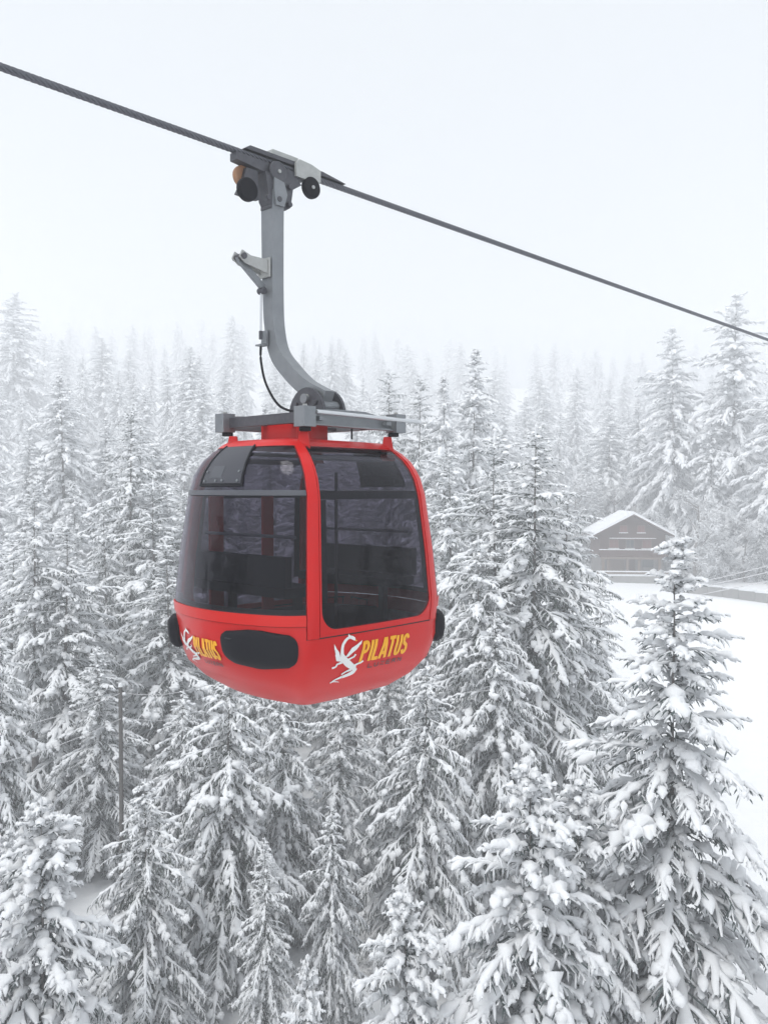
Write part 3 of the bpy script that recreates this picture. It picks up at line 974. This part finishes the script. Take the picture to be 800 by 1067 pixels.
cyl('rod_nut', (-.14, .51, 3.18), (-.14, .51, 3.26), .019, M_STEEL_D, lv, 8, .003)
prism('guide', [(-.078, 3.12), (-.175, 3.115), (-.175, 3.13), (-.105, 3.15), (-.092, 3.27), (-.078, 3.27)], 'y', .47, .55, M_STEEL, lv, .002)
sweep('bowden_cable', [(-.14 + .02 * k / 24, p.x, p.y) for k, p in enumerate(crom([Vector((.51, 3.114)), Vector((.515, 2.98)), Vector((.45, 2.76)), Vector((.28, 2.55)), Vector((.08, 2.47))], 6))], .012, M_BLACK, lv, 8)

# grip on the rope, in frame x along rope, y across, z up
gp = empty('grip', (0, QG, 0)); gp.parent = gon
prism('jaw_block', [(-.46, ZG - .095), (-.46, ZG - .025), (-.05, ZG - .028), (.22, ZG - .028), (.40, ZG - .035), (.36, ZG - .09), (-.10, ZG - .13)], 'y', -.05, .05, M_STEEL_D, gp, .008)
prism('guide_rail', [(-.36, ZG + .035), (-.30, ZG + .075), (.62, ZG + .075), (.94, ZG + .035)], 'y', -.045, .05, M_STEEL_D, gp, .005)
prism('clamp', [(.24, ZG - .07), (.24, ZG + .06), (.28, ZG + .10), (.44, ZG + .09), (.56, ZG + .06), (.56, ZG - .055), (.42, ZG - .075)], 'y', -.075, -.046, M_STEEL_L, gp, .008)
box('spring_cover', -.02, .30, -.03, .06, ZG + .076, ZG + .125, M_STEEL_L, gp, .02)
prism('grip_body', [(-.10, ZG - .38), (-.15, ZG - .13), (.24, ZG - .10), (.30, ZG - .15), (.19, ZG - .22), (.16, ZG - .40), (.10, ZG - .44), (-.06, ZG - .44)], 'y', -.08, .08, M_STEEL_D, gp, .012)
prism('face_plate', [(-.06, ZG - .30), (-.06, ZG - .17), (.06, ZG - .19), (.10, ZG - .30), (.06, ZG - .42), (-.04, ZG - .42)], 'y', -.105, -.081, M_STEEL, gp, .004)
for x, z, r, m in ((-.35, ZG - .35, .108, M_BLACK), (-.31, ZG - .19, .10, M_ORANGE), (.44, ZG - .135, .105, M_BLACK), (.0, ZG - .10, .10, M_STEEL_D)):
    y0, y1 = (-.09, -.03) if m is not M_ORANGE else (.02, .09)
    if x == .0: y0, y1 = -.10, -.061
    w = cyl('roller', (x, y0, z), (x, y1, z), r, m, gp, 28, .016)
    if x > -.3: cyl('axle', (x, y0 - .014, z), (x, y0 - .001, z), .018, M_STEEL_L, w, 10, .002)
prism('roller_arm', [(-.44, ZG - .40), (-.36, ZG - .24), (-.33, ZG - .13), (-.20, ZG - .13), (-.19, ZG - .40), (-.28, ZG - .41)], 'y', -.028, .018, M_STEEL_D, gp, .02)
for x, z in ((.0, ZG - .36), (.14, ZG - .21), (-.13, ZG - .37), (.13, ZG - .38)):
    cyl('pin', (x, -.115, z), (x, -.08, z), .026, M_STEEL_D, gp, 14, .005)
box('neck', -.08, .08, -.08, .08, 4.42, ZG - .42, M_STEEL_D, gp, .008)

# ------------------------------------------------------------------ emblem and lettering
def decal(name, tris_pts, m, parent, face, off):
    """tris_pts: list of polygons of (a, b) metres; a runs right as seen from outside, b is height Z"""
    bm = bmesh.new()
    for i_, poly in enumerate(tris_pts):
        vs_ = [bm.verts.new((p[0], p[1], off + (i_ % 11) * .00025)) for p in poly]
        try: bm.faces.new(vs_)
        except ValueError: pass
    bmesh.ops.triangulate(bm, faces=bm.faces)
    for lim in (.08, .04, .03):
        bmesh.ops.subdivide_edges(bm, edges=[e for e in bm.edges if e.calc_length() > lim], cuts=1)
        bmesh.ops.triangulate(bm, faces=bm.faces)
    for v_ in bm.verts:
        a_, b_, o_ = v_.co
        bx, by, _, _ = prof(b_)
        s = a_ / bx if face == 'D' else -a_ / by
        v_.co = skin(face, max(-1, min(1, s)), b_, o_)
    bm.normal_update()
    me = bpy.data.meshes.new(name); bm.to_mesh(me); bm.free()
    return link(name, me, parent, m)

def stroke(pts, ws):
    """polyline with varying width -> list of quads"""
    P = [Vector(p) for p in pts]
    L, Rr = [], []
    for k, p in enumerate(P):
        t = (P[min(k + 1, len(P) - 1)] - P[max(k - 1, 0)]).normalized()
        n = Vector((-t.y, t.x)) * ws[k] / 2
        L.append(p + n); Rr.append(p - n)
    return [[L[k], L[k + 1], Rr[k + 1], Rr[k]] for k in range(len(P) - 1)]

def smooth_stroke(pts, ws, n=5):
    P = crom([Vector(p) for p in pts], n)
    W = np.interp(np.linspace(0, len(pts) - 1, len(P)), range(len(pts)), ws)
    return stroke(P, list(W))

def dragon():
    q = []
    q += smooth_stroke([(222, 128), (180, 128), (145, 165), (131, 215), (135, 265), (160, 305), (205, 345), (255, 378), (288, 398)], [16, 22, 24, 24, 30, 54, 58, 50, 34])
    q += [[(180, 92), (196, 108), (196, 128), (176, 130)], [(196, 106), (222, 112), (228, 146), (192, 132)], [(222, 112), (244, 126), (246, 150), (226, 148)]]
    q += [[(55, 176), (78, 214), (72, 236), (60, 226)], [(78, 214), (104, 246), (78, 268), (66, 240)], [(104, 246), (126, 290), (88, 300), (72, 268)], [(126, 290), (150, 330), (96, 322), (84, 296)]]
    q += [[(312, 148), (304, 180), (282, 200), (262, 186)], [(262, 186), (286, 200), (262, 228), (216, 214)], [(216, 214), (264, 226), (228, 256), (192, 252)], [(192, 252), (230, 254), (200, 286), (170, 292)]]
    q += smooth_stroke([(150, 335), (112, 350), (100, 372), (68, 382)], [22, 16, 14, 18])
    q += smooth_stroke([(178, 330), (226, 302), (252, 288), (264, 268)], [22, 15, 15, 20])
    q += smooth_stroke([(262, 382), (296, 356), (326, 348), (352, 330)], [28, 16, 14, 16])
    q += smooth_stroke([(290, 392), (276, 425), (232, 448), (172, 468), (120, 492), (98, 516)], [36, 36, 28, 22, 14, 10])
    q += smooth_stroke([(96, 512), (124, 504), (152, 506), (182, 514)], [10, 10, 8, 3])
    q += smooth_stroke([(252, 404), (212, 416), (190, 430), (168, 442)], [22, 14, 12, 12])
    return [[(p[0], p[1]) for p in poly] for poly in q]

def arc(cx, cy, rx, ry, a0, a1, n=7):
    return [(cx + rx * math.cos(R(a)), cy + ry * math.sin(R(a))) for a in lin(a0, a1, n)]
def glyph(c):
    """centre lines of one condensed capital in a 1 x 1 cell"""
    l, r, b, t = .16, .84, .06, .94
    G = {'P': [[(l, 0), (l, 1)], [(l, t), (.5, t)] + arc(.5, .72, r - .5, .22, 90, -90) + [(l, .5)]],
         'I': [[(.5, 0), (.5, 1)]],
         'L': [[(l, 1), (l, b), (.95, b)]] if False else [[(l, 0), (l, 1)], [(l, b), (.95, b)]],
         'A': [[(.06, 0), (.42, 1), (.58, 1), (.94, 0)], [(.22, .27), (.78, .27)]],
         'T': [[(.5, 0), (.5, 1)], [(0, t), (1, t)]],
         'U': [[(l, 1), (l, .25)] + arc(.5, .25, .34, .19, 180, 360) + [(r, .25), (r, 1)]],
         'S': [arc(.5, .73, .33, .21, 10, 190, 7) + [(.24, .58), (.76, .42)] + arc(.5, .27, .33, .21, -10, -170, 7)],
         'Z': [[(.08, t), (.9, t), (.1, b), (.92, b)]],
         'E': [[(l, 0), (l, 1)], [(l, t), (.95, t)], [(l, .5), (.85, .5)], [(l, b), (.95, b)]],
         'R': [[(l, 0), (l, 1)], [(l, t), (.5, t)] + arc(.5, .74, r - .5, .20, 90, -90) + [(l, .54)], [(.5, .52), (.9, 0)]],
         'N': [[(l, 0), (l, 1)], [(l, 1), (r, 0)], [(r, 0), (r, 1)]]}
    return G[c]
def letters(txt, x0, z0, wid, hgt, wx, wz, slant=.0):
    """quads (a, Z) in metres; wx, wz: stroke widths of uprights and of bars"""
    n = len(txt)
    ws = [.5 if c == 'I' else 1.0 for c in txt]
    cell = wid / (sum(ws) + .18 * (n - 1))
    q, x = [], x0
    for c, w in zip(txt, ws):
        for line in glyph(c):
            P = [Vector(((x + (p[0] if c != 'I' else .5) * cell * w), z0 + p[1] * hgt)) for p in line]
            L_, R_ = [], []
            for k, p in enumerate(P):
                t = (P[min(k + 1, len(P) - 1)] - P[max(k - 1, 0)]).normalized()
                nn = Vector((-t.y * wx, t.x * wz)) / 2
                L_.append(p + nn); R_.append(p - nn)
            for k in range(len(P) - 1): q.append([L_[k], L_[k + 1], R_[k + 1], R_[k]])
        x += cell * (w + .18)
    return [[(p[0] + slant * (p[1] - z0), p[1]) for p in poly] for poly in q]
DRG = dragon()
def place(polys, f): return [[f(*p) for p in poly] for poly in polys]
for half in (False, True):
    logo = empty('door_emblem', (0, 0, 0), math.pi if half else 0); logo.parent = gon
    dz = lambda x, y: (-.347 + (x - 200) * .00124, .345 - (y - 310 + .14 * (x - 200)) * .00099)
    decal('dragon', place(DRG, dz), M_WHITE, logo, 'D', .006)
    decal('tongue', [[dz(246, 140), dz(266, 150), dz(252, 158)]], M_YELL, logo, 'D', .0065)
    decal('lettering', letters('PILATUS', -.205, .295, .59, .18, .034, .030, .10), M_YELL, logo, 'D', .005)
    decal('lettering', letters('LUZERN', -.09, .228, .44, .036, .011, .008, .2), M_DGREY, logo, 'D', .005)
    logo2 = empty('end_emblem', (0, 0, 0), math.pi if half else 0); logo2.parent = gon
    de = lambda x, y: (-.38 + (x - 200) * .00108, .39 - (y - 310 + .10 * (x - 200)) * .00076)
    decal('dragon', place(DRG, de), M_WHITE, logo2, 'E', .009)
    decal('lettering', letters('PILATUS', -.265, .335, .36, .165, .024, .026, .05), M_YELL, logo2, 'E', .008)
    decal('lettering', letters('LUZERN', -.20, .27, .27, .034, .009, .007, .1), M_DGREY, logo2, 'E', .008)

# ------------------------------------------------------------------ haul rope: six strands laid round a core
M_ROPE = mat('steel_rope', (.10, .105, .125), .36, metal=.6, noise=(40, .7, (.20, .205, .23)))
u = Vector((math.cos(ANG), math.sin(ANG), 0)); v = Vector((-math.sin(ANG), math.cos(ANG), 0))
G0 = Vector((CX, CY, 0)) + v * QG; G0.z = ZB + ZG
chunks = []
t0, t1, step = -12.0, 40.0, .030
tt = np.arange(t0, t1, step)
pitch = .31
for k in range(6):
    a = tt / pitch * 2 * np.pi + k * np.pi / 3
    rr0 = .0212
    P = np.array(G0)[None] + tt[:, None] * np.array(u)[None] + (np.cos(a) * rr0)[:, None] * np.array(v)[None]
    P[:, 2] += np.sin(a) * rr0
    chunks.append(tubes(P[None], np.full((1, len(tt)), .0113), sides=5))
rope = link('haul_rope', np_mesh('haul_rope', chunks), None, M_ROPE)
tag(rope, 'thick twisted steel rope crossing the sky above the red cabin', 'rope')

# ------------------------------------------------------------------ chalet at the far end of the field
M_WOOD = mat('dark_timber', (.065, .026, .017), .8, noise=(3, .8, (.105, .046, .030)), spec=.2)
M_WOOD_L = mat('pale_timber', (.16, .11, .085), .8, noise=(4, .7, (.21, .155, .12)), spec=.2)
M_SHUT = mat('faded_red_shutter', (.17, .055, .042), .7, spec=.2)
M_PANE = mat('dark_pane', (.03, .032, .036), .2)
M_PLAST = mat('grey_render', (.17, .155, .15), .9, noise=(2, .8, (.24, .225, .21)), spec=.2)
M_STONE = mat('stone', (.25, .245, .24), .9, noise=(3, .8, (.36, .355, .345)), bump=(5, .6, .05), spec=.2)
hp = px(658, 606, 108)
HZ = gz(hp.x, hp.y)
ch = empty('chalet', (hp.x, hp.y, HZ - .1), R(-13))
tag(ch, 'dark timber chalet with snowy gable roof, balconies and a stone terrace at the field edge', 'house')
ch.rotation_euler = (0, 0, R(-6))
ch.scale = (.94, .94, .94)
W2, DEP = 4.3, 9.0
# local: x along the front, -y towards the camera, z up
def hbox(name, *a, m=M_WOOD, parent=ch, bevel=0): return box(name, *a, m, parent, bevel)
gf = hbox('ground_floor', -W2 + .2, W2 - .2, 0, DEP, .0, 3.3, m=M_PLAST)
up = prism('upper_storey', [(-W2, 3.3), (-W2, 6.45), (0, 8.75), (W2, 6.45), (W2, 3.3)], 'y', -.12, DEP, M_WOOD, ch, 0)
for k in range(15):                                            # boards of the front wall
    z0 = 3.32 + k * .35
    hw = W2 if z0 + .33 < 6.45 else max(.3, W2 * (8.7 - z0 - .33) / 2.3)
    hbox('plank', -hw + .02, hw - .02, -.16, -.121, z0, z0 + .325, m=M_WOOD, parent=up)
# roof slabs with snow
sl = math.atan2(2.3, W2)
for sg in (-1, 1):
    a = Vector((0, 9.0)); b = Vector((sg * (W2 + 1.05), 9.0 - (W2 + 1.05) * math.tan(sl)))
    n = Vector((math.sin(sl) * sg, math.cos(sl)))
    pts = [a, b, b - n * .16, a - Vector((0, .16 / math.cos(sl)))]
    rs = prism('roof_slab', [(p.x, p.y) for p in pts], 'y', -1.3, DEP + .8, M_WOOD, ch, 0)
    pts = [a + Vector((0, .004)), b + n * .004, b + n * .28, a + Vector((0, .004 + .30 / math.cos(sl)))]
    sn = prism('roof_snow', [(p.x, p.y) for p in pts], 'y', -1.38, DEP + .9, M_SNOW, rs, .08)
hbox('chimney', .9, 1.5, 5.2, 5.8, 7.6, 9.9, m=M_STONE)
def window(x, z, w, h, m=M_SHUT, shut=True, yy=-.162):
    f = hbox('window', x - w / 2, x + w / 2, yy - .06, yy, z, z + h, m=M_WOOD_L)
    hbox('pane', x - w / 2 + .06, x - .03, yy - .075, yy - .061, z + .06, z + h - .06, m=m, parent=f)
    hbox('pane', x + .03, x + w / 2 - .06, yy - .075, yy - .061, z + .06, z + h - .06, m=m, parent=f)
    hbox('sill_snow', x - w / 2 - .08, x + w / 2 + .08, yy - .16, yy - .0005, z - .10, z - .003, m=M_SNOW, parent=f)
for x in (-1.15, 1.15): window(x, 6.55, 1.0, .95)
for x in (-2.4, 1.9): window(x, 4.45, 1.25, 1.15)
window(-.3, 4.45, 1.1, 1.15, m=M_PANE)
# balconies with rails and balusters
for z0, hw, dp in ((3.35, W2 + .1, 1.15), (5.62, 3.0, .6)):
    bl = hbox('balcony', -hw, hw, -dp - .12, -.125 - .04, z0, z0 + .14, m=M_WOOD)
    if z0 < 4:
        hbox('rail', -hw, hw, -dp - .12, -dp - .04, z0 + .82, z0 + .92, m=M_WOOD, parent=bl)
        hbox('rail_snow', -hw - .05, hw + .05, -dp - .18, -dp + .02, z0 + .921, z0 + 1.02, m=M_SNOW, parent=bl)
        k = -hw + .1
        while k < hw:
            hbox('baluster', k, k + .16, -dp - .10, -dp - .06, z0 + .14, z0 + .82, m=M_WOOD, parent=bl)
            k += .21
    else:
        hbox('rail_snow', -hw, hw, -dp - .12, -.17, z0 + .141, z0 + .20, m=M_SNOW, parent=bl)
for x in (-3.9, -3.2, -.75, .75, 3.4):
    hbox('post', x - .16, x + .16, -1.15, -.83, 1.35, 3.35, m=M_WOOD_L)
hbox('garage_door', -2.9, -1.0, -.06, -.002, 1.35, 2.9, m=M_WOOD_L)
hbox('entrance_door', -.35, .45, -.06, -.002, 1.35, 3.1, m=M_WOOD)
hbox('ground_window', 1.4, 2.8, -.06, -.002, 1.9, 3.0, m=M_PANE)
hbox('step_beam', -4.2, 4.2, -1.3, -.7, 3.05, 3.3, m=M_WOOD_L)
# stone terrace in front
tw = hbox('terrace', -5.0, 5.4, -3.2, -.02, -.6, 1.02, m=M_STONE)
hbox('terrace_snow', -5.05, 5.45, -3.25, -.01, 1.021, 1.28, m=M_SNOW, parent=tw, bevel=.05)
hbox('wall_cap', -5.0, 5.4, -3.3, -3.05, 1.281, 1.55, m=M_WOOD_L, parent=tw)
hbox('wall_cap_snow', -5.05, 5.45, -3.36, -3.0, 1.551, 1.68, m=M_SNOW, parent=tw, bevel=.03)

# ------------------------------------------------------------------ low wall along the far edge of the field
a, b = px(706, 622, 97), px(860, 631, 86)
L = (b.xy - a.xy).length
lw = empty('field_wall', (a.x, a.y, 0), math.atan2(b.y - a.y, b.x - a.x))
tag(lw, 'long low grey wall under the tall firs at the right edge of the snow field', 'wall')
nseg = 9
rw = random.Random(2)
for k in range(nseg):
    x0, x1 = L * k / nseg, L * (k + 1) / nseg
    xm = (x0 + x1) / 2
    wx = a.x + (b.x - a.x) * xm / L; wy = a.y + (b.y - a.y) * xm / L
    z0 = gz(wx, wy)
    s_ = box('wall_panel', x0 + .02, x1 - .02, -.15, .15, z0 - .4, z0 + 1.0, M_STONE, lw, .02)
    box('snow_cap', x0 + .01, x1 - .01, -.2, .2, z0 + 1.001, z0 + 1.16 + rw.uniform(0, .05), M_SNOW, s_, .05)

# ------------------------------------------------------------------ utility pole and snow-laden wires
M_POLE = mat('weathered_pole', (.10, .095, .09), .9, noise=(12, .7, (.16, .15, .145)), spec=.2)
pp = px(125.5, 716, 30.5)
ph_ = pp.z - gz(pp.x, pp.y)
pole = empty('utility_pole', (pp.x, pp.y, gz(pp.x, pp.y)))
tag(pole, 'thin dark wooden pole among the spruces at the left', 'pole')
cyl('shaft', (0, 0, -.3), (0, 0, ph_), .085, M_POLE, pole, 12, 0, r2=.07)
cyl('snow_cap', (0, 0, ph_ + .001), (0, 0, ph_ + .14), .10, M_SNOW, pole, 10, .03, r2=.05)
for z, x in ((ph_ - .25, .12), (ph_ - 1.15, .12)):
    cyl('insulator', (x - .05, 0, z), (x + .06, 0, z), .06, M_SNOW, pole, 10, .02)
def wire(p, q, sag, r, label):
    n = 24
    P = np.array([[p.x + (q.x - p.x) * t, p.y + (q.y - p.y) * t, p.z + (q.z - p.z) * t - sag * 4 * t * (1 - t)] for t in np.linspace(0, 1, n)])
    o = sweep('wire', P, r, M_FROSTW, None, 6)
    tag(o, label, 'wire')
M_FROSTW = mat('frosted_wire', (.60, .60, .61), .8)
t1_, t2_ = px(127, 722, 30.5), px(128, 748, 30.5)
wire(t1_, px(-60, 770, 26), .25, .014, 'upper frosted wire running left from the utility pole')
wire(t2_, px(-60, 808, 26), .25, .014, 'lower frosted wire running left from the utility pole')
wire(t1_, px(215, 714, 33), .2, .014, 'upper frosted wire running from the utility pole towards the cabin')
wire(t2_, px(215, 742, 33), .2, .014, 'lower frosted wire running from the utility pole towards the cabin')
for k, (ya, yb) in enumerate(((612, 568), (616, 577), (624, 587))):
    wire(px(705, ya, 98), px(880, yb, 80), .15, .045, ('topmost', 'middle', 'lowest')[k] + ' of the three snowy wires at the right edge above the field wall')

# ------------------------------------------------------------------ undergrowth on the forest floor
rb = random.Random(9)
for k, (x, y, d, h) in enumerate(((345, 990, 27, 1.7), (392, 1000, 26, 1.3), (318, 960, 31, 2.0), (372, 950, 33, 1.8), (95, 1010, 24, 1.5), (268, 1020, 24, 1.4), (700, 760, 44, 1.2), (745, 735, 48, .9))):
    p = px(x, y, d)
    o = tree('B', p.x, p.y, h, 1.2, rb.uniform(0, 6), ('leafless frosted sapling on the dim forest floor at the bottom centre', 'low frosted sapling beside the small bottom fir', 'frosted sapling deep under the drooping spruces', 'frosted sapling behind the small bottom fir',
             'frosted sapling by the rounded young fir', 'frosted sapling under the wide drooping spruce', 'bare frosted shrub in the snow field behind the lone fir', 'smaller bare shrub farther out in the snow field')[k])
    o.name = 'sapling'
    o['category'] = 'sapling'
